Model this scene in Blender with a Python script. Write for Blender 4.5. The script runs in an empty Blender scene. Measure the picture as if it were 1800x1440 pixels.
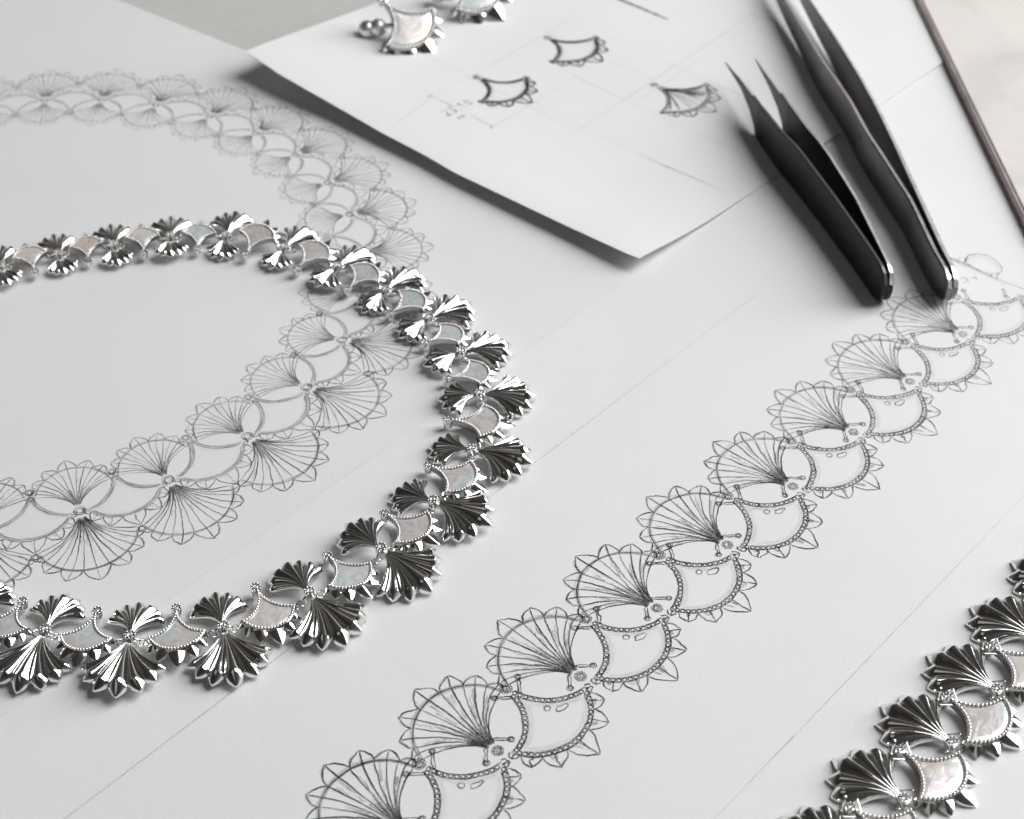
import bpy, bmesh, math, random
import numpy as np
from mathutils import Vector, Matrix
random.seed(7); rng = np.random.default_rng(11)

# ------------------------------------------------------------------ camera
S = 0.021                         # one drawing unit = 21 mm
F_PX, PITCH, CAM_H = 2924.0, math.radians(41.1), 10.516
scene = bpy.context.scene
cam_d = bpy.data.cameras.new('camera'); cam = bpy.data.objects.new('camera', cam_d)
scene.collection.objects.link(cam); scene.camera = cam
cam.location = (0, 0, CAM_H * S)
cam.rotation_euler = (math.pi / 2 - PITCH, 0, 0)
cam_d.sensor_width = 36.0; cam_d.lens = F_PX / 1800 * 36
cam_d.clip_start = 0.01; cam_d.clip_end = 50

def ground(px, py, z=0.0):
    """photo pixel -> point (drawing units) on the plane at height z"""
    a = (px - 900) / F_PX; b = (720 - py) / F_PX
    d = np.array([a, math.cos(PITCH) + b * math.sin(PITCH), -math.sin(PITCH) + b * math.cos(PITCH)])
    p = d * (CAM_H - z) / -d[2]
    return np.array([p[0], p[1], z])

fp = ground(760, 1010); fwd = np.array([0, math.cos(PITCH), -math.sin(PITCH)])
cam_d.dof.use_dof = True
cam_d.dof.focus_distance = float(np.dot(fp - np.array([0, 0, CAM_H]), fwd)) * S
cam_d.dof.aperture_fstop = 30.0

# ------------------------------------------------------------------ light
world = bpy.data.worlds.new('World'); scene.world = world; world.use_nodes = True
bg = world.node_tree.nodes['Background']
wt = world.node_tree; wc = wt.nodes.new('ShaderNodeTexCoord'); wx = wt.nodes.new('ShaderNodeSeparateXYZ'); wr = wt.nodes.new('ShaderNodeValToRGB')
wt.links.new(wc.outputs['Generated'], wx.inputs[0]); wt.links.new(wx.outputs['Z'], wr.inputs[0]); 
wm = wt.nodes.new('ShaderNodeMapRange'); wm.inputs[1].default_value = -1; wm.inputs[3].default_value = 0.3; wm.inputs[4].default_value = 1.7
wd = wt.nodes.new('ShaderNodeVectorMath'); wd.operation = 'DOT_PRODUCT'; wd.inputs[1].default_value = (0.7, 0.7, 0.0)
wt.links.new(wc.outputs['Generated'], wd.inputs[0]); wt.links.new(wd.outputs['Value'], wm.inputs[0])                      # added brightening of the background towards the window, for gradients in the silver
wv = wt.nodes.new('ShaderNodeVectorMath'); wv.operation = 'MULTIPLY'; wt.links.new(wr.outputs[0], wv.inputs[0]); wt.links.new(wm.outputs[0], wv.inputs[1]); wt.links.new(wv.outputs[0], bg.inputs[0])
we = wr.color_ramp.elements; we.new(0.1); we.new(0.3); we.new(0.6)          # dim room; bright band added near the horizon for white stripes in silver
for e_, (p_, c_) in zip(we, ((0.0, 0.62), (0.16, 0.42), (0.34, 0.10), (0.6, 0.050), (1.0, 0.060))): e_.position = p_; e_.color = (c_, c_ * 0.965, c_ * 0.93, 1)
bg.inputs[1].default_value = 0.8

def area(name, loc, target, sx, sy, watt, col):
    l = bpy.data.lights.new(name, 'AREA'); l.shape = 'RECTANGLE'; l.size = sx; l.size_y = sy
    l.energy = watt; l.color = col
    o = bpy.data.objects.new(name, l); scene.collection.objects.link(o)
    o.location = loc
    o.rotation_euler = (Vector(target) - Vector(loc)).to_track_quat('-Z', 'Y').to_euler()
    return o
TGT = (0.0, 0.27, 0.0)
# window of two panes; gap added to put a dark line in reflections
WPOS = Vector((0.94, 0.546, 0.77))
wdir = (Vector(TGT) - WPOS).normalized(); wside = wdir.cross(Vector((0, 0, 1))).normalized()
for k_ in (-1, 1):
    pw = WPOS + wside * (k_ * 0.21)
    area('window_light', pw, pw + wdir, 0.38, 1.5, 13.9, (0.99, 0.988, 1.0))
area('fill_light', (-0.35, -0.75, 1.25), TGT, 1.0, 0.5, 0.5, (1.0, 0.96, 0.92))  # added front fill, stands for no known source

vs = scene.view_settings
vs.view_transform = 'Standard'; vs.look = 'None'; vs.gamma = 1.0; vs.exposure = 0.0
vs.use_curve_mapping = False
scene.render.engine = 'CYCLES'
scene.cycles.transparent_max_bounces = 24

# ------------------------------------------------------------------ materials
def mat(name):
    m = bpy.data.materials.new(name); m.use_nodes = True
    nt = m.node_tree; b = nt.nodes['Principled BSDF']
    return m, nt, b
def node(nt, t, **kw):
    n = nt.nodes.new(t)
    for k, v in kw.items():
        if k in n.inputs: n.inputs[k].default_value = v
        else: setattr(n, k, v)
    return n
def ramp(nt, stops, src):
    r = nt.nodes.new('ShaderNodeValToRGB'); e = r.color_ramp.elements
    while len(e) < len(stops): e.new(0.5)
    for i, (p, c) in enumerate(stops): e[i].position = p; e[i].color = (*c, 1)
    nt.links.new(src, r.inputs[0]); return r
def coords(nt, kind='Object'):
    return nt.nodes.new('ShaderNodeTexCoord').outputs[kind]

def paper_mat(name, c0, c1):
    m, nt, b = mat(name); co = coords(nt)
    n = node(nt, 'ShaderNodeTexNoise', Scale=14.0, Detail=4.0); nt.links.new(co, n.inputs['Vector'])
    r = ramp(nt, [(0.3, c0), (0.7, c1)], n.outputs['Fac']); nt.links.new(r.outputs[0], b.inputs['Base Color'])
    g = node(nt, 'ShaderNodeTexNoise', Scale=4200.0, Detail=3.0, Roughness=0.7); nt.links.new(co, g.inputs['Vector'])
    w = node(nt, 'ShaderNodeTexNoise', Scale=35.0, Detail=2.0); nt.links.new(co, w.inputs['Vector'])
    bp = node(nt, 'ShaderNodeBump', Strength=0.5, Distance=0.00013); nt.links.new(g.outputs['Fac'], bp.inputs['Height'])
    bp2 = node(nt, 'ShaderNodeBump', Strength=0.25, Distance=0.0006); nt.links.new(w.outputs['Fac'], bp2.inputs['Height'])
    nt.links.new(bp.outputs[0], bp2.inputs['Normal']); nt.links.new(bp2.outputs[0], b.inputs['Normal'])
    b.inputs['Roughness'].default_value = 0.72; b.inputs['Specular IOR Level'].default_value = 0.25
    return m
M = {}
M['paper'] = paper_mat('drawing_paper', (0.78, 0.785, 0.785), (0.825, 0.827, 0.827))
M['paper_cool'] = paper_mat('layout_paper', (0.765, 0.772, 0.775), (0.805, 0.81, 0.812))

def pencil_mat():
    m, nt, b = mat('pencil_graphite'); co = coords(nt)
    b.inputs['Base Color'].default_value = (0.045, 0.046, 0.05, 1)
    b.inputs['Roughness'].default_value = 0.55; b.inputs['Specular IOR Level'].default_value = 0.3
    at = nt.nodes.new('ShaderNodeAttribute'); at.attribute_name = 'ink'
    n = node(nt, 'ShaderNodeTexNoise', Scale=5200.0, Detail=2.0, Roughness=0.6); nt.links.new(co, n.inputs['Vector'])
    n2 = node(nt, 'ShaderNodeTexNoise', Scale=420.0, Detail=2.0); nt.links.new(co, n2.inputs['Vector'])
    mr = node(nt, 'ShaderNodeMapRange'); mr.inputs[1].default_value = 0.3; mr.inputs[2].default_value = 0.62
    mr.inputs[3].default_value = 0.35; mr.inputs[4].default_value = 1.25; nt.links.new(n.outputs['Fac'], mr.inputs[0])
    mr2 = node(nt, 'ShaderNodeMapRange'); mr2.inputs[1].default_value = 0.3; mr2.inputs[2].default_value = 0.7
    mr2.inputs[3].default_value = 0.65; mr2.inputs[4].default_value = 1.1; nt.links.new(n2.outputs['Fac'], mr2.inputs[0])
    a = node(nt, 'ShaderNodeMath', operation='MULTIPLY'); nt.links.new(mr.outputs[0], a.inputs[0]); nt.links.new(mr2.outputs[0], a.inputs[1])
    c = node(nt, 'ShaderNodeMath', operation='MULTIPLY', use_clamp=True); nt.links.new(a.outputs[0], c.inputs[0]); nt.links.new(at.outputs['Fac'], c.inputs[1])
    nt.links.new(c.outputs[0], b.inputs['Alpha'])
    return m
M['pencil'] = pencil_mat()

def silver_mat(name, col, rough):
    m, nt, b = mat(name); co = coords(nt)
    b.inputs['Metallic'].default_value = 1.0; b.inputs['Base Color'].default_value = (*col, 1)
    n = node(nt, 'ShaderNodeTexNoise', Scale=500.0, Detail=2.0); nt.links.new(co, n.inputs['Vector'])
    mr = node(nt, 'ShaderNodeMapRange'); mr.inputs[3].default_value = rough * 0.6; mr.inputs[4].default_value = rough * 1.5
    nt.links.new(n.outputs['Fac'], mr.inputs[0]); nt.links.new(mr.outputs[0], b.inputs['Roughness'])
    w = node(nt, 'ShaderNodeTexNoise', Scale=700.0, Detail=1.0); nt.links.new(co, w.inputs['Vector'])
    bp = node(nt, 'ShaderNodeBump', Strength=0.05, Distance=0.0001); nt.links.new(w.outputs['Fac'], bp.inputs['Height'])
    nt.links.new(bp.outputs[0], b.inputs['Normal'])
    return m
M['silver_frame'] = silver_mat('darkened_silver', (0.46, 0.45, 0.435), 0.16)  # frame silver darkened: shade between beads and pearl put into the colour
M['satin'] = silver_mat('satin_silver', (0.93, 0.93, 0.92), 0.38)
M['silver'] = silver_mat('polished_silver', (0.86, 0.85, 0.835), 0.10)

def pearl_mat():
    m, nt, b = mat('mother_of_pearl'); co = coords(nt)
    oi = nt.nodes.new('ShaderNodeObjectInfo')
    mul = node(nt, 'ShaderNodeMath', operation='MULTIPLY'); mul.inputs[1].default_value = 37.0
    nt.links.new(oi.outputs['Random'], mul.inputs[0])
    add = node(nt, 'ShaderNodeVectorMath', operation='ADD')
    nt.links.new(co, add.inputs[0]); nt.links.new(mul.outputs[0], add.inputs[1])
    n = node(nt, 'ShaderNodeTexNoise', Scale=42.0, Detail=1.5, Roughness=0.45, Distortion=0.8); nt.links.new(add.outputs[0], n.inputs['Vector'])
    n2 = node(nt, 'ShaderNodeTexNoise', Scale=210.0, Detail=3.0, Roughness=0.5, Distortion=2.0); nt.links.new(add.outputs[0], n2.inputs['Vector'])
    r = ramp(nt, [(0.28, (0.86, 0.76, 0.62)), (0.40, (0.88, 0.84, 0.80)), (0.48, (0.86, 0.80, 0.79)), (0.55, (0.86, 0.90, 0.87)), (0.64, (0.72, 0.83, 0.82)), (0.74, (0.90, 0.88, 0.86))], n.outputs['Fac'])
    r2 = ramp(nt, [(0.36, (0.74, 0.76, 0.77)), (0.52, (0.93, 0.93, 0.93)), (0.64, (1, 1, 1))], n2.outputs['Fac'])
    mx = node(nt, 'ShaderNodeMix', data_type='RGBA', blend_type='MULTIPLY'); mx.inputs[0].default_value = 0.8
    nt.links.new(r.outputs[0], mx.inputs[6]); nt.links.new(r2.outputs[0], mx.inputs[7])
    nt.links.new(mx.outputs[2], b.inputs['Base Color'])
    b.inputs['Metallic'].default_value = 0.32; b.inputs['Roughness'].default_value = 0.27
    b.inputs['Coat Weight'].default_value = 0.9; b.inputs['Coat Roughness'].default_value = 0.08
    bp = node(nt, 'ShaderNodeBump', Strength=0.16, Distance=0.0006); nt.links.new(n2.outputs['Fac'], bp.inputs['Height'])
    nt.links.new(bp.outputs[0], b.inputs['Normal'])
    tf = node(nt, 'ShaderNodeMapRange'); tf.inputs[3].default_value = 400.0; tf.inputs[4].default_value = 470.0
    nt.links.new(n.outputs['Fac'], tf.inputs[0])
    if 'Thin Film Thickness' in b.inputs:
        nt.links.new(tf.outputs[0], b.inputs['Thin Film Thickness']); b.inputs['Thin Film IOR'].default_value = 1.5
    return m
M['pearl'] = pearl_mat()

def simple(name, col, rough, metal=0.0, bump=0.0, scale=300.0, spec=0.5, var=1.0):
    m, nt, b = mat(name); co = coords(nt)
    n = node(nt, 'ShaderNodeTexNoise', Scale=scale, Detail=4.0); nt.links.new(co, n.inputs['Vector'])
    r = ramp(nt, [(0.3, tuple(c * (1 - 0.2 * var) for c in col)), (0.7, tuple(min(1, c * (1 + 0.15 * var)) for c in col))], n.outputs['Fac'])
    nt.links.new(r.outputs[0], b.inputs['Base Color'])
    mr = node(nt, 'ShaderNodeMapRange'); mr.inputs[3].default_value = rough * (1 - 0.25 * var); mr.inputs[4].default_value = rough * (1 + 0.25 * var)
    nt.links.new(n.outputs['Fac'], mr.inputs[0]); nt.links.new(mr.outputs[0], b.inputs['Roughness'])
    b.inputs['Metallic'].default_value = metal; b.inputs['Specular IOR Level'].default_value = spec
    if bump:
        bp = node(nt, 'ShaderNodeBump', Strength=bump, Distance=0.0002); nt.links.new(n.outputs['Fac'], bp.inputs['Height'])
        nt.links.new(bp.outputs[0], b.inputs['Normal'])
    return m
M['black'] = simple('black_coated_steel', (0.007, 0.0065, 0.0065), 0.34, 0.0, 0.1, 250, 0.35)
M['steel'] = simple('dark_brushed_steel', (0.20, 0.188, 0.188), 0.28, 1.0, 0.0, 300, 0.5, 0.35)
M['bright_steel'] = simple('bare_steel_glint', (0.75, 0.74, 0.72), 0.3, 1.0, 0.1, 600)  # pale for the edge highlights put into the colour
M['dark_edge'] = simple('faint_edge_glint', (0.10, 0.098, 0.095), 0.4, 0.8, 0.0, 300, 0.5, 0.4)  # left arm's fainter edge highlight, put into the colour
M['desk'] = simple('grey_desk_laminate', (0.58, 0.575, 0.55), 0.6, 0, 0.0, 300, 0.5, 0.15)
M['trim'] = simple('brown_board_edge', (0.23, 0.195, 0.185), 0.45, 0, 0.1, 200)
M['lip'] = simple('pinkish_board_lip', (0.50, 0.43, 0.42), 0.4, 0, 0.1, 200)
def diamond():
    m, nt, b = mat('clear_gem')
    b.inputs['Base Color'].default_value = (0.97, 0.96, 0.96, 1); b.inputs['Roughness'].default_value = 0.02
    b.inputs['IOR'].default_value = 2.2; b.inputs['Transmission Weight'].default_value = 0.85
    n = node(nt, 'ShaderNodeTexNoise', Scale=2000.0); nt.links.new(coords(nt), n.inputs['Vector'])
    bp = node(nt, 'ShaderNodeBump', Strength=0.1, Distance=0.0001); nt.links.new(n.outputs['Fac'], bp.inputs['Height']); nt.links.new(bp.outputs[0], b.inputs['Normal'])
    return m
M['gem'] = diamond()
def marble():
    m, nt, b = mat('beige_marbled_stone'); co = coords(nt)
    n = node(nt, 'ShaderNodeTexNoise', Scale=26.0, Detail=5.0, Roughness=0.6, Distortion=1.2); nt.links.new(co, n.inputs['Vector'])
    r = ramp(nt, [(0.28, (0.62, 0.59, 0.555)), (0.45, (0.70, 0.67, 0.63)), (0.58, (0.75, 0.705, 0.67)), (0.72, (0.70, 0.69, 0.66))], n.outputs['Fac'])
    nt.links.new(r.outputs[0], b.inputs['Base Color']); b.inputs['Roughness'].default_value = 0.6
    b.inputs['Specular IOR Level'].default_value = 0.3
    return m
M['marble'] = marble()

# ------------------------------------------------------------------ object helpers
def link(name, mesh, m=None, parent=None, **props):
    o = bpy.data.objects.new(name, mesh); scene.collection.objects.link(o)
    if mesh is not None and m is not None and not mesh.materials: mesh.materials.append(M[m])
    if parent is not None: o.parent = parent
    for k, v in props.items(): o[k] = v
    return o
def mesh_of(name, verts, faces, smooth=True, sharp=None):
    me = bpy.data.meshes.new(name)
    me.from_pydata([tuple(float(c) * S for c in v) for v in verts], [], faces)
    bm = bmesh.new(); bm.from_mesh(me)
    bmesh.ops.remove_doubles(bm, verts=bm.verts, dist=1e-7)
    bmesh.ops.recalc_face_normals(bm, faces=bm.faces); bm.to_mesh(me); bm.free()
    if smooth:
        me.polygons.foreach_set('use_smooth', [True] * len(me.polygons))
        if sharp is not None: me.set_sharp_from_angle(angle=math.radians(sharp))
    me.update(); return me
class MB:
    def __init__(s): s.v = []; s.f = []
    def add(s, v, f):
        o = len(s.v); s.v += [tuple(p) for p in v]; s.f += [tuple(i + o for i in q) for q in f]
    def grid(s, g):           # g[r][c] points
        R, C = len(g), len(g[0])
        s.add([p for row in g for p in row], [(r * C + c, r * C + c + 1, (r + 1) * C + c + 1, (r + 1) * C + c) for r in range(R - 1) for c in range(C - 1)])
    def lathe(s, prof, c=(0, 0, 0), n=20):
        g = []
        for i in range(n + 1):
            a = 2 * math.pi * i / n
            g.append([(c[0] + r * math.cos(a), c[1] + r * math.sin(a), c[2] + z) for r, z in prof])
        s.grid(g)
    def ball(s, c, r, n=8, k=5):
        s.lathe([(max(1e-5, r * math.sin(math.pi * j / k)), -r * math.cos(math.pi * j / k)) for j in range(k + 1)], c, n)
    def torus(s, c, R, r, ax=(0, 0, 1), n=18, k=8):
        q = Vector((0, 0, 1)).rotation_difference(Vector(ax).normalized()); g = []
        for i in range(n + 1):
            a = 2 * math.pi * i / n; row = []
            for j in range(k + 1):
                b = 2 * math.pi * j / k
                p = q @ Vector(((R + r * math.cos(b)) * math.cos(a), (R + r * math.cos(b)) * math.sin(a), r * math.sin(b)))
                row.append((p.x + c[0], p.y + c[1], p.z + c[2]))
            g.append(row)
        s.grid(g)
    def tube(s, pts, r, k=8):
        g = []
        for i, p in enumerate(pts):
            a = Vector(pts[max(0, i - 1)]); b = Vector(pts[min(len(pts) - 1, i + 1)])
            q = Vector((0, 0, 1)).rotation_difference((b - a).normalized())
            g.append([tuple(Vector(p) + q @ Vector((r * math.cos(2 * math.pi * j / k), r * math.sin(2 * math.pi * j / k), 0))) for j in range(k + 1)])
        s.grid(g); o = len(s.v)
    def build(s, name, smooth=True, sharp=None): return mesh_of(name, s.v, s.f, smooth, sharp)

# ------------------------------------------------------------------ the motif (design space: 1 = pitch of the pattern)
FC, FR = np.array([0, 0.28]), 0.466
BETA = [14.4, 38.4, 62.1, 78.0]
BND = [-b for b in reversed(BETA)] + BETA                     # petal borders, degrees
TIPS = [(-0.52, 0.44), (-0.443, 0.636), (-0.281, 0.805), (0, 0.906), (0.281, 0.805), (0.443, 0.636), (0.52, 0.44)]
def fan_arc(b): return FC + FR * np.array([math.sin(math.radians(b)), math.cos(math.radians(b))])
def fan_path(b, t):
    A = fan_arc(b); a = abs(b) / 78
    c = np.array([0.2 * A[0], 0.29 + 0.08 * (1 - a)]); p0 = np.array([0.022 * b / 78, 0.03])
    return (1 - t) ** 2 * p0 + 2 * t * (1 - t) * c + t * t * A
SC, SR = np.array([0.485, 0.36]), 0.468                       # concave side of the scallop
AC, AR = np.array([0, 0.06]), 0.46                            # its round edge
def scallop_outline(inset, n1=22, n2=44, ytop=0.30):
    """closed outline: right side from the neck down, round edge, left side back up"""
    r1, r2 = SR + inset, AR - inset
    d = np.linalg.norm(SC - AC); u = (SC - AC) / d
    h = (d * d + r2 * r2 - r1 * r1) / (2 * d); k = math.sqrt(max(0, r2 * r2 - h * h))
    corner = AC + u * h + k * np.array([u[1], -u[0]])
    if r1 > SC[0]: top = np.array([0, SC[1] - math.sqrt(r1 * r1 - SC[0] ** 2)])
    else: top = np.array([SC[0] - math.sqrt(r1 * r1 - (ytop - SC[1]) ** 2), ytop])
    ang = lambda p, c: math.atan2(p[1] - c[1], p[0] - c[0]) % (2 * math.pi)
    a0, a1 = ang(top, SC), ang(corner, SC)
    side = [SC + r1 * np.array([math.cos(a0 + (a1 - a0) * i / n1), math.sin(a0 + (a1 - a0) * i / n1)]) for i in range(n1 + 1)]
    b0 = math.atan2(corner[1] - AC[1], corner[0] - AC[0]); b1 = -math.pi - b0
    rim = [AC + r2 * np.array([math.cos(b0 + (b1 - b0) * i / n2), math.sin(b0 + (b1 - b0) * i / n2)]) for i in range(n2 + 1)]
    left = [np.array([-p[0], p[1]]) for p in reversed(side)]
    return side, rim[1:-1], left
SPET = [(-90, 0.672, 15.5), (-61, 0.605, 12.5), (-119, 0.605, 12.5), (-38.5, 0.572, 10.0), (-141.5, 0.572, 10.0), (-22, 0.525, 6.0), (-158, 0.525, 6.0)]

# ------------------------------------------------------------------ metal pieces
def fan_mesh(name, lift=0.0):
    """fluted palmette: rounded ribs run from the hub to a shoulder, pointed tips fold down beyond it"""
    n, rows, trow = 8, 12, 5
    def body(j, i):
        b0, b1 = BND[j], BND[j + 1]; hw = FR * math.radians(b1 - b0) / 2
        ph = -1 + 2 * i / n; b = b0 + (b1 - b0) * i / n; col = []
        for r in range(rows + 1):
            t = r / rows; p = fan_path(b, t); ex = 2.2 - 0.55 * t
            zv = 0.095 + 0.03 * math.sin(math.pi * min(1, t * 1.05)) - 0.022 * t - 0.03 * (abs(b) / 78) ** 2 * t
            z = zv + 0.80 * hw * t ** 1.1 * (1 - abs(ph) ** ex) + lift * t
            col.append(np.array([p[0], p[1], z]))
        return col
    def low(p, k): return np.array([p[0], p[1], max(0.0, p[2] - k)])
    cols = [body(j, i) for j in range(7) for i in range(n + (1 if j == 6 else 0))]
    mb = MB(); mb.grid(cols); mb.grid([[low(p, .05) for p in c] for c in cols])
    for c in (cols[0], cols[-1]): mb.grid([c, [low(p, .05) for p in c]])
    mb.grid([[c[0] for c in cols], [low(c[0], .05) for c in cols]])
    for j in range(7):                                     # folded-down pointed tips, one by one
        tip = np.array(TIPS[j]); A0, A1 = fan_arc(BND[j]), fan_arc(BND[j + 1]); side = (A1 - A0) / 2; g = []
        for i in range(n + 1):
            ph = -1 + 2 * i / n; e = body(j, i)[-1]; c = []
            for r in range(trow + 1):
                q = r / trow
                p = e[:2] * (1 - q) + tip * q + side * ph * 0.80 * q * (1 - q) * (1 + .4 * (1 - q))
                z = e[2] + (0.015 - e[2]) * (q ** 1.05)
                c.append(np.array([p[0], p[1], z]))
            g.append(c)
        mb.grid(g); mb.grid([[low(p, .05 - .012 * k / trow) for k, p in enumerate(c)] for c in g])
        for c in (g[0], g[-1]): mb.grid([c, [low(p, .05 - .012 * k / trow) for k, p in enumerate(c)]])
    return mb.build(name, True, 36)

def ring_pts(inset, z):
    a, b, c = scallop_outline(inset); return [(p[0], p[1], z) for p in a + b + c]
def frame_mesh():
    prof = [(0.004, 0.02), (-0.004, 0.075), (-0.004, 0.118), (0.004, 0.126), (0.040, 0.126), (0.046, 0.118), (0.046, 0.03), (0.004, 0.02)]
    g = [];
    for ins, z in prof:
        p = ring_pts(ins, z)
        g.append(p + [p[0]])
    mb = MB(); mb.grid(g); return mb.build('scallop_frame', True, 38)
def inlay_mesh():
    g = []
    base = ring_pts(0.044, 0.112); cen = np.array([0, -0.06])
    for k, dz in ((1.0, -0.03), (1.0, 0.0), (0.96, 0.006), (0.8, 0.009), (0.5, 0.011), (0.2, 0.012), (0.001, 0.012)):
        g.append([(cen[0] + (p[0] - cen[0]) * k, cen[1] + (p[1] - cen[1]) * k, 0.112 + dz) for p in base + [base[0]]])
    mb = MB(); mb.grid(g); return mb.build('pearl_inlay', True, 50)
def back_mesh_into(mb): pass
def bead_mesh():
    p = np.array(ring_pts(0.021, 0.128)); mb = MB()
    p = np.vstack([p, p[:1]]); d = np.r_[0, np.cumsum(np.linalg.norm(np.diff(p, axis=0), axis=1))]
    n = int(d[-1] / 0.047)
    for i in range(n):
        s = d[-1] * i / n
        c = [np.interp(s, d, p[:, k]) for k in range(3)]
        mb.ball(c, 0.0225, 8, 5)
    return mb.build('beading')
def petal_mesh(tip_r, half):
    """one pointed tooth of the scallop edge, pointing to -y from the centre of the round edge"""
    n, rows = 6, 5; r0 = AR - 0.035; cols = []
    for i in range(n + 1):
        ph = -1 + 2 * i / n; a = math.radians(-90 + ph * half); col = []
        e = AC + r0 * np.array([math.cos(a), math.sin(a)]); tip = AC + np.array([0, -tip_r])
        hw = r0 * math.radians(half)
        z0 = 0.070 + (0.122 - 0.070) * (1 - abs(ph) ** 1.15)
        for r in range(rows + 1):
            q = r / rows
            p = e * (1 - q) + tip * q + np.array([ph * hw * 0.36 * 4 * q * (1 - q), 0])
            col.append((p[0], p[1], z0 * (1 - q) + 0.012 * q))
        cols.append(col)
    mb = MB(); mb.grid(cols); low = [[(p[0], p[1], max(0, p[2] - 0.045)) for p in c] for c in cols]; mb.grid(low)
    mb.grid([cols[0], low[0]]); mb.grid([cols[-1], low[-1]]); mb.grid([[c[0] for c in cols], [c[0] for c in low]]); mb.grid([[c[-1] for c in cols], [c[-1] for c in low]])
    return mb.build('petal', True, 33)
def bezel_mesh(h0, h1, r, tall):
    mb = MB()
    mb.lathe([(0.0005, h0), (r * (0.8 if tall else 0.95), h0), (r * 0.98, (h0 + h1) / 2), (r, h1 - 0.012), (r * 0.93, h1), (r * 0.62, h1 + 0.002), (r * 0.55, h1 - 0.012), (0.0005, h1 - 0.02)], n=22)
    k = 8
    for i in range(k):
        a = 2 * math.pi * i / k
        mb.ball((r * 0.84 * math.cos(a), r * 0.84 * math.sin(a), h1 - .004), r * 0.20, 8, 5)
    return mb.build('bezel', True, 45)
def gem_mesh(h1, r):
    t = r * 0.33; g = r * 0.60; mb = MB(); n = 8
    V = [(t * math.cos(2 * math.pi * i / n), t * math.sin(2 * math.pi * i / n), h1 + 0.016) for i in range(n)] + \
        [(g * math.cos(2 * math.pi * (i + .5) / n), g * math.sin(2 * math.pi * (i + .5) / n), h1 + 0.002) for i in range(n)] + [(0, 0, h1 - 0.03)]
    F = [tuple(range(n))]
    for i in range(n):
        j = (i + 1) % n
        F += [(i, n + i, j), (j, n + i, n + j), (n + i, 2 * n, n + j)]
    return mesh_of('gemstone', V, F, False)
ME = {}
ME['fan'] = fan_mesh('fan'); ME['frame'] = frame_mesh(); ME['inlay'] = inlay_mesh(); ME['beads'] = bead_mesh()
for k, (a, r, h) in enumerate(SPET):
    key = ('pet', round(r, 3))
    if key not in ME: ME[key] = petal_mesh(r, h)
BR = 0.066
ME['bezel'] = bezel_mesh(0.0, 0.145, BR, True); ME['bgem'] = gem_mesh(0.145, BR)
ME['hub'] = bezel_mesh(0.03, 0.140, BR * 1.05, False); ME['hgem'] = gem_mesh(0.140, BR * 1.05)

def scallop_parts(root, sc=0.7, bz=0.05):
    """children of a scallop piece (in design units)"""
    link('pearl_inlay', ME['inlay'], 'pearl', root)
    link('beading', ME['beads'], 'silver', root, kind='stuff')
    for a, r, h in SPET:
        o = link('petal', ME[('pet', round(r, 3))], 'silver', root)
        rot = Matrix.Rotation(math.radians(a + 90), 4, 'Z'); c = Vector((AC[0] * S, AC[1] * S, 0))
        o.matrix_local = Matrix.Translation(c) @ rot @ Matrix.Translation(-c)
    k = bz / (BR * sc)
    o = link('bezel', ME['bezel'], 'silver', root); o.location = (0, (0.345 + 0.022 * k) * S, 0); o.scale = (k, k, 1.0)
    o = link('gemstone', ME['bgem'], 'gem', root); o.location = (0, (0.345 + 0.022 * k) * S, 0); o.scale = (k, k, 1.0)

def place(o, pos, ang, scale, tilt=(0, 0)):
    o.location = tuple(float(c) * S for c in pos); o.rotation_euler = (tilt[0], tilt[1], ang); o.scale = (scale,) * 3

# ------------------------------------------------------------------ setting: desk
def slab(name, x0, x1, y0, y1, z0, z1, m, bevel=0.0, **props):
    bm = bmesh.new(); bmesh.ops.create_cube(bm, size=1)
    for v in bm.verts:
        v.co = ((x0 + x1) / 2 + v.co.x * (x1 - x0), (y0 + y1) / 2 + v.co.y * (y1 - y0), (z0 + z1) / 2 + v.co.z * (z1 - z0))
        v.co *= S
    if bevel: bmesh.ops.bevel(bm, geom=list(bm.edges), offset=bevel * S, segments=3, affect='EDGES', profile=0.5)
    me = bpy.data.meshes.new(name); bm.to_mesh(me); bm.free()
    return link(name, me, m, None, **props)
Z_DESK = -0.030
slab('desk', -22, 24, -2, 42, Z_DESK - 1.2, Z_DESK, 'desk', 0.02, kind='structure')

# ------------------------------------------------------------------ paper sheets
def flat_sheet(name, corner, e1ang, L1, L2, ztop, m, **props):
    """sheet from a corner, sides along e1 (L1) and e1-90deg (L2), a hair of waviness"""
    e1 = np.array([math.cos(math.radians(e1ang)), math.sin(math.radians(e1ang))]); e2 = np.array([e1[1], -e1[0]])
    n1, n2 = 24, 24; top = []
    for i in range(n1 + 1):
        row = []
        for j in range(n2 + 1):
            p = np.array(corner) + e1 * L1 * i / n1 + e2 * L2 * j / n2
            row.append((p[0], p[1], ztop))
        top.append(row)
    mb = MB(); mb.grid(top); low = [[(x, y, z - 0.0055) for x, y, z in r] for r in top]; mb.grid(low)
    mb.grid([top[0], low[0]]); mb.grid([top[-1], low[-1]]); mb.grid([[r[0] for r in top], [r[0] for r in low]]); mb.grid([[r[-1] for r in top], [r[-1] for r in low]])
    return link(name, mb.build(name, False), m, None, **props)

E47 = 47.7
u47 = np.array([math.cos(math.radians(E47)), math.sin(math.radians(E47))]); w47 = np.array([u47[1], -u47[0]])
# blank sheet at the bottom of the pile
flat_sheet('paper_sheet', ground(950, 560)[:2], E47 + 1.5, 9.5, 9, -0.0205, 'paper', label='blank white sheet beneath the others beside the marbled board', category='paper')
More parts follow.
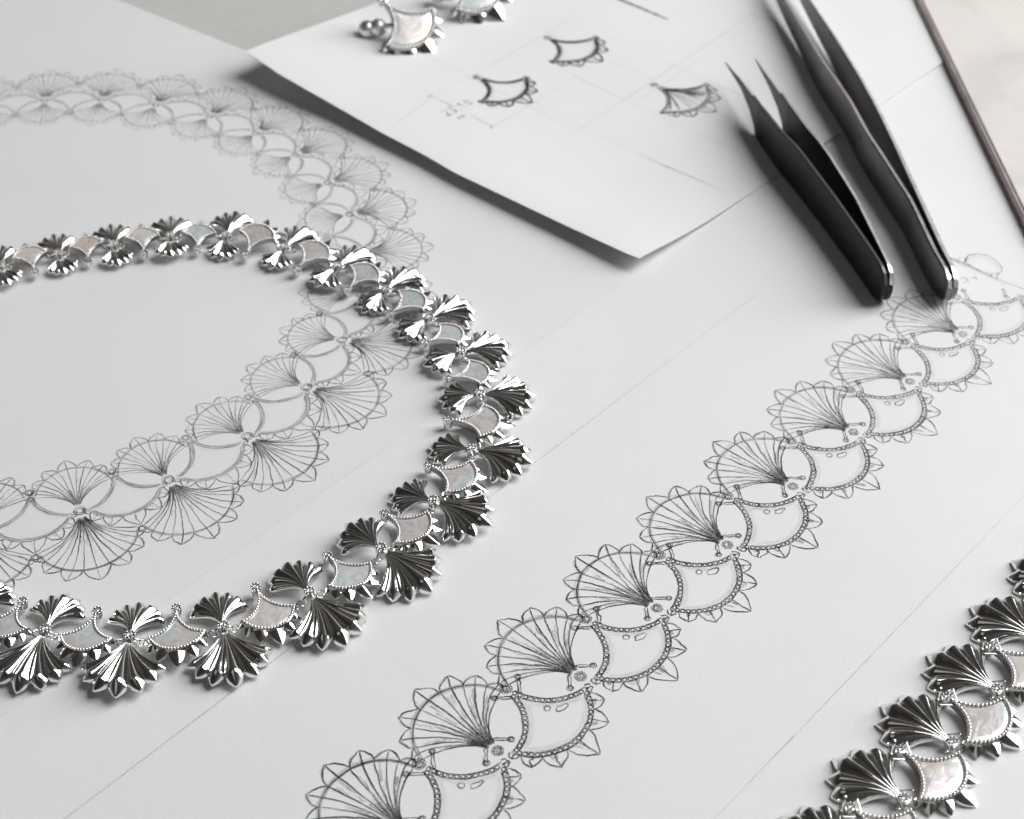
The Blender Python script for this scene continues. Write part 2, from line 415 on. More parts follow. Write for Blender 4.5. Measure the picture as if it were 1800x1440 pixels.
# necklace drawing
pE = ground(425, 85)[:2]; dE = np.array([math.cos(math.radians(143.9)), math.sin(math.radians(143.9))])
sh_neck = flat_sheet('paper_sheet', pE - dE * 9.5, 143.9, 21, -16, -0.0115, 'paper_cool', label='large sheet with pencil drawing of a round necklace under the silver necklace', category='drawing sheet')
# bracelet drawing
p1 = ground(600, 843)[:2]; p2 = ground(1705, 395)[:2]
t_end = float((p2 - p1) @ u47)
c0 = p1 + u47 * (t_end - 17.5)
sh_brac = flat_sheet('paper_sheet', c0, E47, 17.5, 13, 0.0, 'paper', label='long sheet with pencil drawing of a scalloped bracelet running diagonally', category='drawing sheet')

# upper sheet: lifted left edge
edge = [(1124, 454, .165), (1107, 448, .165), (1000, 399, .14), (800, 304, .13), (745, 272, .135), (675, 235.5, .15), (600, 192.5, .18), (490, 130, .27), (432, 90, .33)]
EP = np.array([ground(x, y, z) for x, y, z in edge])
O2 = EP[0][:2]; f1 = np.array([math.cos(math.radians(137.2)), math.sin(math.radians(137.2))]); f2 = np.array([f1[1], -f1[0]])
eu = np.array([(p[:2] - O2) @ f1 for p in EP]); ev = np.array([(p[:2] - O2) @ f2 for p in EP]); ez = EP[:, 2]
UMAX = float(eu[-1])
def sheet_z(u, v):
    v0 = np.interp(u, eu, ev); a = np.interp(u, eu, ez); w = np.interp(u, [0, 2.5, UMAX], [0.9, 1.3, 2.6])
    q = max(0.0, v - v0) / w
    return 0.0095 + (a - 0.0095) * math.exp(-(q ** 1.4) * 1.1)
def upper_map(x, y):
    d = np.array([x, y]) - O2
    return (x, y, sheet_z(float(d @ f1), float(d @ f2)) + 0.0022)
def upper_sheet():
    nu, nv = 60, 70; top = []
    for i in range(nu + 1):
        u = UMAX * i / nu; v0 = float(np.interp(u, eu, ev)); row = []
        for j in range(nv + 1):
            v = v0 + (13.0 - v0) * (j / nv) ** 1.6
            p = O2 + f1 * u + f2 * v; row.append((p[0], p[1], sheet_z(u, v)))
        top.append(row)
    mb = MB(); mb.grid(top); low = [[(x, y, z - 0.0055) for x, y, z in r] for r in top]; mb.grid(low)
    mb.grid([top[0], low[0]]); mb.grid([top[-1], low[-1]]); mb.grid([[r[0] for r in top], [r[0] for r in low]]); mb.grid([[r[-1] for r in top], [r[-1] for r in low]])
    return link('paper_sheet', mb.build('paper_sheet', True, 40), 'paper', None, label='sheet with curled left edge and small scallop sketches under the earrings', category='drawing sheet')
sh_up = upper_sheet()

# marbled board lying over the right ends of the sheets
def board():
    pa = ground(1812, 430)[:2]; pb = ground(1606, 0)[:2]; d = (pb - pa) / np.linalg.norm(pb - pa); nr = np.array([d[1], -d[0]])
    a = pa - d * 4; b = pa + d * 14
    root = link('marbled_board', None, None, None, label='beige marbled board with brown edge lying on the right ends of sheets', category='board')
    def strip(name, m, off0, off1, z0, z1, bev):
        P = [a + nr * off0, b + nr * off0, b + nr * off1, a + nr * off1]
        bm = bmesh.new(); vs_ = [bm.verts.new((p[0] * S, p[1] * S, z * S)) for z in (z0, z1) for p in P]
        for f in ((3, 2, 1, 0), (4, 5, 6, 7), (0, 1, 5, 4), (1, 2, 6, 5), (2, 3, 7, 6), (3, 0, 4, 7)): bm.faces.new([vs_[i] for i in f])
        if bev: bmesh.ops.bevel(bm, geom=list(bm.edges), offset=bev * S, segments=4, affect='EDGES', profile=0.5)
        me = bpy.data.meshes.new(name); bm.to_mesh(me); bm.free(); link(name, me, m, root)
    strip('edge_band', 'trim', 0.0, 0.030, 0.016, 0.056, 0.010)
    strip('edge_lip', 'lip', 0.031, 0.058, 0.016, 0.066, 0.011)
    strip('edge_seam', 'trim', 0.059, 0.080, 0.016, 0.062, 0.008)
    strip('top_panel', 'marble', 0.081, 6.5, 0.016, 0.068, 0.010)
board()

# ------------------------------------------------------------------ pencil work
class Ink:
    def __init__(s, mp): s.mp = mp; s.v = []; s.f = []; s.a = []
    def line(s, pts, w=0.013, d=0.7, jit=0.0036, taper=True, closed=False):
        P = np.array(pts, float)[:, :2]
        L = np.linalg.norm(np.diff(P, axis=0), axis=1).sum()
        n = max(3, int(L / 0.045), len(P)) if len(P) < 60 else len(P)
        t = np.r_[0, np.cumsum(np.linalg.norm(np.diff(P, axis=0), axis=1))]
        if len(P) < 7: n = max(n, 5 * len(P))
        ts = np.linspace(0, t[-1], n); P = np.c_[np.interp(ts, t, P[:, 0]), np.interp(ts, t, P[:, 1])]
        if jit:
            k = np.linspace(0, 1, n); off = np.zeros((n, 2))
            for fr in (1.3, 3.1, 6.3): off += np.outer(np.sin(2 * math.pi * (fr * k + rng.random())), rng.normal(0, jit / fr ** .5, 2))
            if not closed: P = P + off
            else: P = P + rng.normal(0, jit, 2)
        T = np.gradient(P, axis=0); T /= np.maximum(1e-9, np.linalg.norm(T, axis=1))[:, None]; N = np.c_[-T[:, 1], T[:, 0]]
        ph = rng.random(2) * 6.28
        o = len(s.v)
        for i in range(n):
            q = i / (n - 1); ww = w * (0.85 + 0.25 * math.sin(5.1 * q + ph[0])) * 0.5
            dd = d * (0.88 + 0.2 * math.sin(4.3 * q + ph[1]))
            if taper and (i == 0 or i == n - 1): ww *= 0.5; dd *= 0.7
            for sg in (-1, 1):
                p = P[i] + N[i] * ww * sg; s.v.append(s.mp(p[0], p[1])); s.a.append(dd)
        s.f += [(o + 2 * i, o + 2 * i + 1, o + 2 * i + 3, o + 2 * i + 2) for i in range(n - 1)]
    def circle(s, c, r, w=0.011, d=0.7, n=14):
        a0 = rng.random() * 6.28
        s.line([(c[0] + r * math.cos(a0 + 2 * math.pi * i / n) * (1 + rng.normal(0, .03)), c[1] + r * math.sin(a0 + 2 * math.pi * i / n)) for i in range(n + 1)], w, d, 0.0012, False, True)
    def build(s, name, parent):
        me = bpy.data.meshes.new(name)
        me.from_pydata([tuple(c * S for c in p) for p in s.v], [], s.f)
        at = me.attributes.new('ink', 'FLOAT', 'POINT'); at.data.foreach_set('value', s.a)
        return link(name, me, 'pencil', parent)
def frame_of(org, ang, sc, flip=False):
    c, t = math.cos(ang), math.sin(ang); org = np.array(org)[:2]
    def g(p):
        x, y = p[0] * sc, p[1] * sc
        if flip: x, y = -x, -y
        return (org[0] + x * c - y * t, org[1] + x * t + y * c)
    return g
def bez(p0, p1, p2, n=9):
    p0, p1, p2 = map(np.array, (p0, p1, p2))
    return [(1 - t) ** 2 * p0 + 2 * t * (1 - t) * p1 + t * t * p2 for t in np.linspace(0, 1, n)]

def draw_fan(ink, g, w, d, small_ends=True, shade=1.0, tips=True, start=0.07):
    T = lambda pts: [g(p) for p in pts]
    for j in range(7):
        b0, b1 = BND[j], BND[j + 1]; A0, A1, tip = fan_arc(b0), fan_arc(b1), np.array(TIPS[j])
        if j in (0, 6):
            if not small_ends: continue
            tip = tip * 0.985
        mid = (A0 + A1) / 2; out = tip - mid
        for A in (A0, A1):
            c = A + out * 0.50 + (A - mid) * 0.10
            ink.line(T(bez(A, c, tip)), w, d)
        b = (b0 + b1) / 2
        rib = [fan_path(b, t) for t in np.linspace(start, 1, 10)] + [tip]
        ink.line(T(rib), w * 0.95, d * 0.92)
        if 0 < j: ink.line(T([fan_path(b0, t) for t in np.linspace(start, 1, 10)]), w * 0.95, d * 0.88)
        if shade > 0:                                     # soft hatching beside petal edges and ribs
            for k in range(int(5 * shade)):
                t0 = rng.uniform(0.45, 0.8); bb = b0 + (b1 - b0) * rng.uniform(0.05, 0.45)
                ink.line(T([fan_path(bb, t) for t in np.linspace(t0, t0 + rng.uniform(.1, .22), 4)]), w * 1.1, d * 0.22)
            q0 = A0 * .8 + tip * .2; ink.line(T(bez(q0, A0 + out * .66 + (A0 - mid) * .1, tip * .93 + mid * .07)), w * 2.0, d * 0.16)
    for b in (-78, 78): ink.line(T([fan_path(b, t) for t in np.linspace(start, 1, 12)]), w, d)
    for k, (dr, dd) in enumerate(((0, .8), (-0.010, .35), (0.012, .18))):
        ink.line(T([FC + (FR + dr) * np.array([math.sin(math.radians(b)), math.cos(math.radians(b))]) for b in np.linspace(-78, 78, 30)]), w * (1 if k == 0 else 1.6), d * dd)
    for k in range(int(34 * max(shade, .5))):             # dark gathering of strokes at the hub
        b = rng.uniform(-70, 70); t1 = rng.uniform(.3, .62)
        ink.line(T([fan_path(b, t) for t in np.linspace(start + .02, t1, 6)]), w * 1.1, d * rng.uniform(.16, .42))

def draw_gem(ink, g, c, r, w, d):
    cc = np.array(c)
    n = 11
    for i in range(n):
        a = 2 * math.pi * i / n
        ink.circle(g(cc + r * np.array([math.cos(a), math.sin(a)])), r * 0.26 * G_SC, w * .75, d * .85, 8)
    ring = [g(cc + r * .62 * np.array([math.cos(a), math.sin(a)])) for a in np.linspace(0, 2 * math.pi, 16)]
    ink.line(ring, w * .8, d * .8, .001, False, True)
    for k in range(3):
        a = rng.random() * 6; ink.line([g(cc + r * .35 * np.array([math.cos(a), math.sin(a)])), g(cc + r * .35 * np.array([math.cos(a + 1.8), math.sin(a + 1.8)]))], w * .8, d * .6)
G_SC = 1.0
def draw_scallop(ink, g, w, d, beads=True, petals=True, shade=1.0, sc=1.0, thick=False):
    T = lambda pts: [g(p) for p in pts]
    for ins, dd in ((-0.012, .85), (0.030, .7)):
        for seg in scallop_outline(ins):
            ink.line(T(seg), w, d * dd)
    if shade:
        for ins in (0.042, 0.055, 0.068):
            for seg in scallop_outline(ins): ink.line(T(seg), w * 2.0, d * .065 * shade)
    segs = scallop_outline(0.009)
    if beads:
        for seg in segs:
            P = np.array(seg); t = np.r_[0, np.cumsum(np.linalg.norm(np.diff(P, axis=0), axis=1))]
            for s_ in np.arange(0.02, t[-1], 0.047):
                c = (np.interp(s_, t, P[:, 0]), np.interp(s_, t, P[:, 1]))
                ink.circle(g(c), 0.0185 * sc, w * .95, d * 1.0, 8)
    else:
        for k in range(3 if thick else 2):
            for seg in scallop_outline(0.0 + 0.011 * k): ink.line(T(seg), w * 1.2, d * .6, .004)
    if petals:
        for a, r, h in SPET:
            if h < 7 and not thick: h = 5
            A = [AC + (AR + .012) * np.array([math.cos(math.radians(a + k * h)), math.sin(math.radians(a + k * h))]) for k in (-1, 1)]
            u = np.array([math.cos(math.radians(a)), math.sin(math.radians(a))]); tip = AC + r * u; m_ = AC + AR * u
            for q in A: ink.line(T(bez(q, q + (tip - m_) * .52 + (q - m_) * .08, tip)), w, d)
            ink.line(T([m_, tip]), w, d)
            if thick:
                for q in A: ink.line(T(bez(q, q + (tip - m_) * .52 + (q - m_) * .08, tip)), w, d)
            for k in range(int(4 * shade)):
                s_ = rng.uniform(-.8, .3); e = m_ + (A[1] - m_) * s_
                ink.line(T([e, e * .5 + (tip * .8 + m_ * .2) * .5]), w * 1.3, d * .28)

# bracelet drawing: eight repeats along the diagonal
flat0 = lambda x, y: (x, y, 0.0022)
G0 = ground(1155, 1069)[:2]; A48 = math.radians(48.0); PITCH_D = 1.0
d48 = np.array([math.cos(A48), math.sin(A48)])
BARS = [((780, 715), (805, 800)), ((1093, 775), (1080, 705)), ((655, 830), (760, 828)), ((775, 1050), (672, 1052))]
def z2(x, y): return ground(960 + x / 3.6, 760 + y / 3.6)[:2] - G0
def to_loc(p): return np.array([p[0] * d48[0] + p[1] * d48[1], -p[0] * d48[1] + p[1] * d48[0]])
BARL = [(to_loc(z2(*a)), to_loc(z2(*b))) for a, b in BARS]
MARK = [to_loc(z2(x, y)) for x, y in ((970, 885), (1020, 880), (1085, 858), (1092, 868), (1070, 893), (1028, 903))]
for k in range(-3, 6):
    org = G0 + d48 * k * PITCH_D
    g = frame_of(org, A48, 1.0); gs = frame_of(org + d48 * .5, A48, 1.0)
    dens = float(np.interp(k, [-3, 1, 3, 5], [1.2, 1.1, .85, .68]))
    if k < 6:
        ink = Ink(flat0); draw_fan(ink, g, 0.0142, dens, True, 1.0); draw_gem(ink, g, (0, 0.0), 0.040, 0.011, dens); ink.build('fan_sketch', sh_brac)
    ink = Ink(flat0); draw_scallop(ink, gs, 0.0132, dens)
    draw_gem(ink, gs, (0, 0.367), 0.043, 0.011, dens)
    gl = frame_of(org, A48, 1.0)
    for (a, b) in BARL:                                    # little hinge pins with their eyes
        dv = (b - a) / np.linalg.norm(b - a); nv = np.array([-dv[1], dv[0]]) * .011
        for s_ in (-1, 1): ink.line([gl(a + nv * s_), gl(b + nv * s_)], 0.011, dens)
        ink.line([gl(b + nv), gl(b - nv)], 0.011, dens)
        for r in (.014, .027): ink.circle(gl(a), r, 0.010, dens * .9, 12)
    ink.circle(gl(MARK[0]), 0.026, 0.011, dens * .9, 12)
    ink.line([gl(p) for p in MARK[1:] + MARK[1:2]], 0.011, dens * .9)
    ink.build('scallop_sketch', sh_brac)
# clasp at the far end of the drawing
ink = Ink(flat0)
cz = lambda x, y: ground(1600 + x / 4.8, 200 + y / 4.8)[:2]
for pts, w, d in [
    ([(275, 1195), (500, 1285), (700, 1375), (830, 1435), (980, 1490)], .014, .7), ([(300, 1215), (500, 1300), (690, 1385), (820, 1445)], .011, .5),
    ([(470, 1250), (465, 1215), (490, 1195), (560, 1185), (650, 1200), (730, 1240), (768, 1290), (765, 1330), (740, 1352), (690, 1350)], .014, .7),
    ([(490, 1250), (495, 1225), (530, 1208), (600, 1212), (680, 1235), (730, 1275), (745, 1310)], .010, .4),
    ([(470, 1255), (540, 1300), (620, 1335), (690, 1352)], .012, .6), ([(400, 1240), (410, 1222), (440, 1215), (465, 1225), (460, 1260)], .012, .6), ([(690, 1352), (678, 1378)], .012, .6), ([(745, 1352), (728, 1392)], .012, .6),
    ([(425, 1400), (440, 1388), (475, 1390), (488, 1410), (470, 1425), (435, 1422)], .011, .5), ([(515, 1395), (530, 1382), (555, 1386), (562, 1402)], .011, .5)]:
    ink.line([cz(*p) for p in pts], w, d)
ink.build('clasp_sketch', sh_brac)
# ruled guide lines on the bracelet sheet
ink = Ink(flat0)
for a, b, d in [((100, 1450), (949, 807), .30), ((949, 807), (1330, 518), .26), ((1100, 1600), (1400, 1290), .24), ((1400, 1290), (1800, 872), .20)]:
    ink.line([ground(*a)[:2], ground(*b)[:2]], 0.010, d, 0.001)
ink.build('guide_line', sh_brac)

# necklace drawing: graduated repeats around a circle
flatn = lambda x, y: (x, y, -0.0093)
NC = np.array([-5.305, 14.117]); NR = 3.715
ANG = [-93.5, -80.6, -67.6, -54.7, -41.0, -27.5, -15.3, -3.4, 8.2, 19.7, 30.5, 41.6, 52.6, 63.6, 74.9, 85.6, 96.3, 107.0, 117.5]
def nd(i):
    a = ANG[i]; return float(np.interp(a, [-95, -20, 20, 118], [0.95, 0.78, 0.62, 0.50]))
for i, a in enumerate(ANG):
    ar = math.radians(a); org = NC + NR * np.array([math.cos(ar), math.sin(ar)]); sp = float(np.interp(a, [-60, -30, 10, 120], [0.87, 0.87, 0.74, 0.70]))
    dn = nd(i) * 1.2; wl = 0.0112
    ink = Ink(flatn)
    draw_fan(ink, frame_of(org + 0.03 * np.array([math.cos(ar), math.sin(ar)]), ar - math.pi / 2, 0.96 * sp / .85), wl, dn, True, 0.25, start=.06)
    ink.build('fan_sketch', sh_neck)
    ink = Ink(flatn)
    draw_fan(ink, frame_of(org - 0.03 * np.array([math.cos(ar), math.sin(ar)]), ar + math.pi / 2, 0.735 * sp / .85), wl * .9, dn * .78, True, 0.2, start=.06)
    gg = frame_of(org, ar + math.pi / 2, sp)
    for r in (.030, .052): ink.circle(org, r * sp / .85, wl, dn * .9, 16)
    ink.build('fan_sketch', sh_neck)
    if i + 1 < len(ANG):
        am = math.radians((a + ANG[i + 1]) / 2); half = NR * math.radians(ANG[i + 1] - a)
        om = NC + (NR * math.cos(math.radians((ANG[i + 1] - a) / 2)) - .06) * np.array([math.cos(am), math.sin(am)])
        ink = Ink(flatn); gs = frame_of(om, am + math.pi / 2, half * 0.96)
        draw_scallop(ink, gs, wl * .9, dn * .62, beads=False, shade=.45, thick=True)
        c = gs((0, .367))
        for r in (.026, .045): ink.circle(c, r * half, wl, dn * .85, 14)
        ink.build('scallop_sketch', sh_neck)

# sketches on the curled sheet
for (gx, gy), sc, style in [((962, 68), .94, 0), ((840, 142), .90, 0), ((1150, 150), .97, 1)]:
    gp = ground(gx, gy, .012)[:2]; aa = math.radians(48.5)
    up = np.array([-math.sin(aa), math.cos(aa)])
    org = gp - up * .367 * sc; gs = frame_of(org, aa, sc); ink = Ink(upper_map)
    draw_scallop(ink, gs, .027, .95 if style == 0 else .7, beads=False, shade=.5, thick=(style == 0))
    if style == 0:
        for k in range(1): ink.line([gs(p) for seg in scallop_outline(.012 * k) for p in seg], .02, .5, .003)
    else:
        for k in range(26):
            b = rng.uniform(-68, 68); q = AC + .40 * np.array([math.sin(math.radians(b)), -math.cos(math.radians(b))])
            ink.line([gs(p) for p in bez((0, .22), (q[0] * .25, .02), q)], .022, rng.uniform(.2, .5))
        for k in range(14): ink.line([gs(p) for p in bez((0.02, .2), (.1, 0), (rng.uniform(.1, .36), rng.uniform(-.3, -.1)))], .03, .28)
    for r in (.03, .05, .02): ink.circle(gp, r, .02, .6, 12)
    ink.build('scallop_sketch', sh_up)
ink = Ink(upper_map)
for a, b, d in [((1007, 135), (1300, 268), .13), ((1060, 62), (1300, 167), .12), ((1000, 243), (1187, 115), .13), ((1187, 115), (1330, 22), .11), ((1138, 280), (1275, 338), .22), ((650, 60), (1007, 228), .10),
                ((690, 240), (765, 180), .10), ((765, 180), (1010, 30), .10), ((868, 230), (1040, 118), .10), ((880, 20), (1160, 148), .09), ((930, 180), (1180, 300), .10), ((1265, 200), (1420, 268), .10), ((1120, 180), (1360, 15), .08)]:
    ink.line([ground(*a, .01)[:2], ground(*b, .01)[:2]], .015, d * 1.5, 0.001)
ink.build('guide_line', sh_up)
ink = Ink(upper_map)
for a, b in [((757, 177), (800, 197)), ((826, 209), (865, 228)), ((752, 181), (762, 174)), ((860, 232), (872, 224))]:
    ink.line([ground(*a, .03)[:2], ground(*b, .03)[:2]], .018, .5)
GLY = {'2': [[(0, .8), (.25, 1), (.5, .8), (.45, .55), (0, 0), (.55, 0)]], '3': [[(0, 1), (.5, 1), (.2, .6), (.5, .35), (.25, 0), (0, .1)]], ',': [[(.1, .1), (0, -.2)]],
       '1': [[(.05, .75), (.25, 1), (.25, 0)]], '0': [[(.25, 1), (0, .6), (.1, .05), (.4, .05), (.5, .6), (.25, 1)]], 'm': [[(0, 0), (0, .6), (.25, .6), (.3, 0), (.3, .5), (.55, .6), (.6, 0)]]}
def write(txt, px, hgt, sx):
    base = ground(*px, .03)[:2]; ux = d48 * hgt; uy = np.array([-d48[1], d48[0]]) * hgt; x = 0
    for ch in txt:
        for st in GLY[ch]: ink.line([base + ux * (x + p[0]) + uy * p[1] for p in st], .018, .6, .0006)
        x += sx if ch != ',' else sx * .5
write('23,10', (788, 213), .135, .80); write('mm', (808, 218), .085, .85)
ink.build('dimension_mark', sh_up)
ink = Ink(upper_map)                                        # row of settings seen from the side
P = [ground(x, y, .01)[:2] for x, y in ((1060, -14), (1100, 4), (1140, 21), (1175, 35))]
ink.line(P, .075, .38, .003); ink.line(P, .03, .35, .003)
for q in np.linspace(.05, .8, 7):
    c = P[0] * (1 - q) + P[-1] * q; dv = (P[-1] - P[0]) / np.linalg.norm(P[-1] - P[0]) * .05; ink.line([c - dv, c + dv], .05, .6)
ink.build('side_view_sketch', sh_up)

# ------------------------------------------------------------------ jewellery on the sheets
def settle(obj_root, floor):
    """lower or raise a placed piece until its lowest point rests on the sheet"""
    bpy.context.view_layer.update(); lo = 1e9
    for o in [obj_root] + list(obj_root.children_recursive):
        if o.type == 'MESH':
            mw = o.matrix_world; co = np.empty(len(o.data.vertices) * 3); o.data.vertices.foreach_get('co', co); co = co.reshape(-1, 3)
            R = np.array(mw); z = co @ R[2, :3] + R[2, 3]; lo = min(lo, z.min())
    obj_root.location.z += floor * S - lo
def fan_link(parent, pos, ang, out_s, in_s, tilt):
    """hub with a large outer fan and a small inner one; +y of the link is the inner side"""
    root = link('fan_link', ME['hub'], 'silver', parent)
    place(root, pos, ang, 0.70, tilt)
    o = link('outer_fan', ME['fan'], 'silver', root); o.rotation_euler = (0, 0, math.pi); o.scale = (out_s / .70,) * 3; o.location = (0, -0.02 * S, 0)
    if in_s: 
        o = link('inner_fan', ME['fan'], 'silver', root); o.scale = (in_s / .70,) * 3; o.location = (0, 0.02 * S, 0.02 * S)
    link('gemstone', ME['hgem'], 'gem', root)
    return root
def scallop_link(parent, pos, ang, sc, tilt, bz=0.047, wide=1.0, deep=1.0):
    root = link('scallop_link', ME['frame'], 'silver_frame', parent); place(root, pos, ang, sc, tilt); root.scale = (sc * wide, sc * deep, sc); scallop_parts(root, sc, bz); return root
def ring_mesh():
    mb = MB(); mb.torus((0, 0, 0), 0.036, 0.0095); return mb.build('jump_ring')
ME['ring'] = ring_mesh()
def jump_ring(parent, p, ang, up):
    o = link('jump_ring', ME['ring'], 'silver', parent); o.location = tuple(float(c) * S for c in p); o.rotation_euler = (math.pi / 2 * up, 0.35, ang); return o

neck = link('necklace', None, None, None, label='silver necklace of fan and scallop links curled over the necklace drawing', category='necklace')
NPX = [(-95, 1045), (-50, 1079), (80.6, 1108), (229, 1122), (391.7, 1102.5), (543.3, 1045.6), (670, 970), (762, 882), (830, 791), (843, 695), (810, 621), (755, 560), (679, 510), (594, 471), (502, 435), (398.6, 415), (300, 419), (201, 430.6), (104, 446), (3, 469), (-90, 500)]
NPX[0] = (-205, 1035)
NG = [ground(x, y, 0.10) for x, y in NPX]
for i in range(1, len(NG) - 1):
    t = NG[i + 1] - NG[i - 1]; ang = math.atan2(t[1], t[0])
    sp = (np.linalg.norm(NG[i + 1] - NG[i]) + np.linalg.norm(NG[i] - NG[i - 1])) / 2
    fac = float(np.interp(i, [5, 7, 9, 13, 19], [1.0, 0.96, 0.89, 0.79, 0.70]))
    tl = (random.uniform(-.08, .08), random.uniform(-.07, .07)); fac *= random.uniform(.98, 1.02)
    fan_l = fan_link(neck, (NG[i][0], NG[i][1], 0), ang + random.uniform(-.05, .05), 0.69 * fac, 0.50 * fac, tl)
    settle(fan_l, 0.026)
for i in range(0, len(NG) - 1):
    ch = NG[i + 1] - NG[i]; L = float(np.linalg.norm(ch)); ang = math.atan2(ch[1], ch[0]); nrm = np.array([-math.sin(ang), math.cos(ang)])
    fac = L * 0.775
    mid = (NG[i] + NG[i + 1])[:2] / 2 + nrm * (0.03 * L)
    tl = (random.uniform(-.09, .05) - float(np.interp(i, [8, 14], [0, .16])), random.uniform(-.09, .09))
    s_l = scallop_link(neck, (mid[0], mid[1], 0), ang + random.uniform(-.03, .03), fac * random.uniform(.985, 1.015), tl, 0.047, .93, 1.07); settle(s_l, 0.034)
    for sg, e in ((-1, NG[i]), (1, NG[i + 1])):
        c = mid + np.array([math.cos(ang), math.sin(ang)]) * sg * 0.458 * fac - nrm * .10 * fac
        dv = e[:2] - c; dv = dv / np.linalg.norm(dv)
        for q, up in ((.022, 0), (.075, 1)):
            p = c + dv * q * 1.1
            jump_ring(neck, (p[0], p[1], 0.062 if not up else 0.068), math.atan2(dv[1], dv[0]) + (math.pi / 2 if up else 0) * 0, up)

brac = link('bracelet', None, None, None, label='silver bracelet of overlapping fans and pearl scallops laid straight', category='bracelet')
BP = ground(1675, 1303, .10)[:2]; BA = math.radians(48.6); bd = np.array([math.cos(BA), math.sin(BA)]); BS = 0.703
for k in range(-3, 5):
    org = BP + bd * BS * k
    root = link('fan_link', ME['hub'], 'silver', brac); place(root, (org[0], org[1], 0.02), BA, BS)
    o = link('fan', ME['fan'], 'silver', root); o.location = (0, 0.0, 0.012 * S)
    link('gemstone', ME['hgem'], 'gem', root)
    settle(root, 0.010)
    so = org + bd * BS * .5
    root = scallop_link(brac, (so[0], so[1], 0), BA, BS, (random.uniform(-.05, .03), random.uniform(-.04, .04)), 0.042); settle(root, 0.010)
    for a, b in BARL:                                       # hinge pins between the pieces
        A = org + (bd * a[0] + np.array([-bd[1], bd[0]]) * a[1]) * BS; B = org + (bd * b[0] + np.array([-bd[1], bd[0]]) * b[1]) * BS
        mb = MB(); mb.ball((A[0], A[1], .075), .016, 10, 6); mb.tube([(A[0], A[1], .09), ((A[0] + B[0]) / 2, (A[1] + B[1]) / 2, .085), (B[0], B[1], .08)], .007)
        link('hinge_pin', mb.build('hinge_pin'), 'silver', brac)

# earrings propped on their posts
def earring(px_c, sc, ang, tau, label, zc=0.30, yaw=0.0):
    c = ground(*px_c, zc)
    root = link('earring', None, None, None, label=label, category='earring', group='pair of pearl earrings')
    B = Matrix.Rotation(yaw, 4, 'Z') @ Matrix.Rotation(tau, 4, 'X') @ Matrix.Rotation(ang, 4, 'Z')
    root.matrix_world = Matrix.Translation(Vector((c[0], c[1], c[2])) * S) @ B @ Matrix.Scale(sc, 4)
    fr = link('frame', ME['frame'], 'silver', root); scallop_parts(root, sc, .07)
    return root
e1 = earring((706, 42), 1.0, math.radians(29), math.radians(33), 'pearl scallop earring with ball back beside the grey desk corner', .33, math.radians(20))
e2 = earring((830, -20), 1.0, math.radians(31), math.radians(33), 'pearl scallop earring lying farther from the grey desk corner', .33, math.radians(15))
for e in (e1, e2): settle(e, 0.014)
bpy.context.view_layer.update()
for e in (e1, e2):
    inv = e.matrix_world.inverted(); base = e.matrix_world @ Vector((0, 0, 0.03 * S))
    off = Vector((-0.45, 0.04, -0.10)) * S
    a = inv @ base; b = inv @ (base + off)
    mb = MB(); mb.tube([tuple(a / S), tuple(b / S)], .035, 10); link('post', mb.build('post'), 'silver', e)
    for q, r in ((1.0, .115), (0.68, .115)):
        p = inv @ (base + off * q); mb = MB(); mb.ball(tuple(p / S), r, 18, 12); link('ear_nut', mb.build('ear_nut'), 'satin', e)

# ------------------------------------------------------------------ tweezers
def lerp_tab(tab, t): return float(np.interp(t, [a for a, b in tab], [b for a, b in tab]))
def tweezer_arm(line, zlo, zhi, thick, n=70, edge=True):
    """plate standing on its edge: line = ground polyline, zlo/zhi = height tables over 0..1"""
    P = np.array(line); t = np.r_[0, np.cumsum(np.linalg.norm(np.diff(P, axis=0), axis=1))]; t /= t[-1]
    def pos(q):
        # smooth through the points
        k = np.linspace(-.03, .03, 7); w = np.exp(-(k / .012) ** 2); w /= w.sum()
        qs = np.clip(q + k, 0, 1)
        return np.array([(np.interp(qs, t, P[:, 0]) * w).sum(), (np.interp(qs, t, P[:, 1]) * w).sum()])
    rows = []; crease = sorted(set(list(np.linspace(0, 1, n)) + [a for a, b in zlo] + [a for a, b in zhi]))
    for q in crease:
        p = pos(q); d = pos(min(1, q + .01)) - pos(max(0, q - .01)); d /= np.linalg.norm(d); nn = np.array([-d[1], d[0]])
        lo, hi = lerp_tab(zlo, q), lerp_tab(zhi, q); th = thick(q) / 2; bz = min(.02, (hi - lo) * .25); bt = th * .35
        dr = min(.020, (hi - lo) * .2); sec = [(-th, lo + bz), (-th, hi - dr - .004), (-th + bt * .5, hi - dr), (th - bt, hi), (th, hi - bz), (th, lo + bz), (th - bt, lo), (-th + bt, lo)]
        rows.append([(p[0] + nn[0] * s_, p[1] + nn[1] * s_, z) for s_, z in sec + sec[:1]])
    mb = MB(); mb.grid(rows)
    for r in (rows[0], rows[-1]): mb.add(r[:-1], [tuple(range(8))])
    mb.edge = MB()                                      # bare ground upper edge; its bright highlight is put into the strip's colour
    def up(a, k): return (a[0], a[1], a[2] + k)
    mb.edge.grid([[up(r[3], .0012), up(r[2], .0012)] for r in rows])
    return mb
ZB = 0.016
def gp(pts, z=ZB): return [ground(x, y, z)[:2] for x, y in pts]
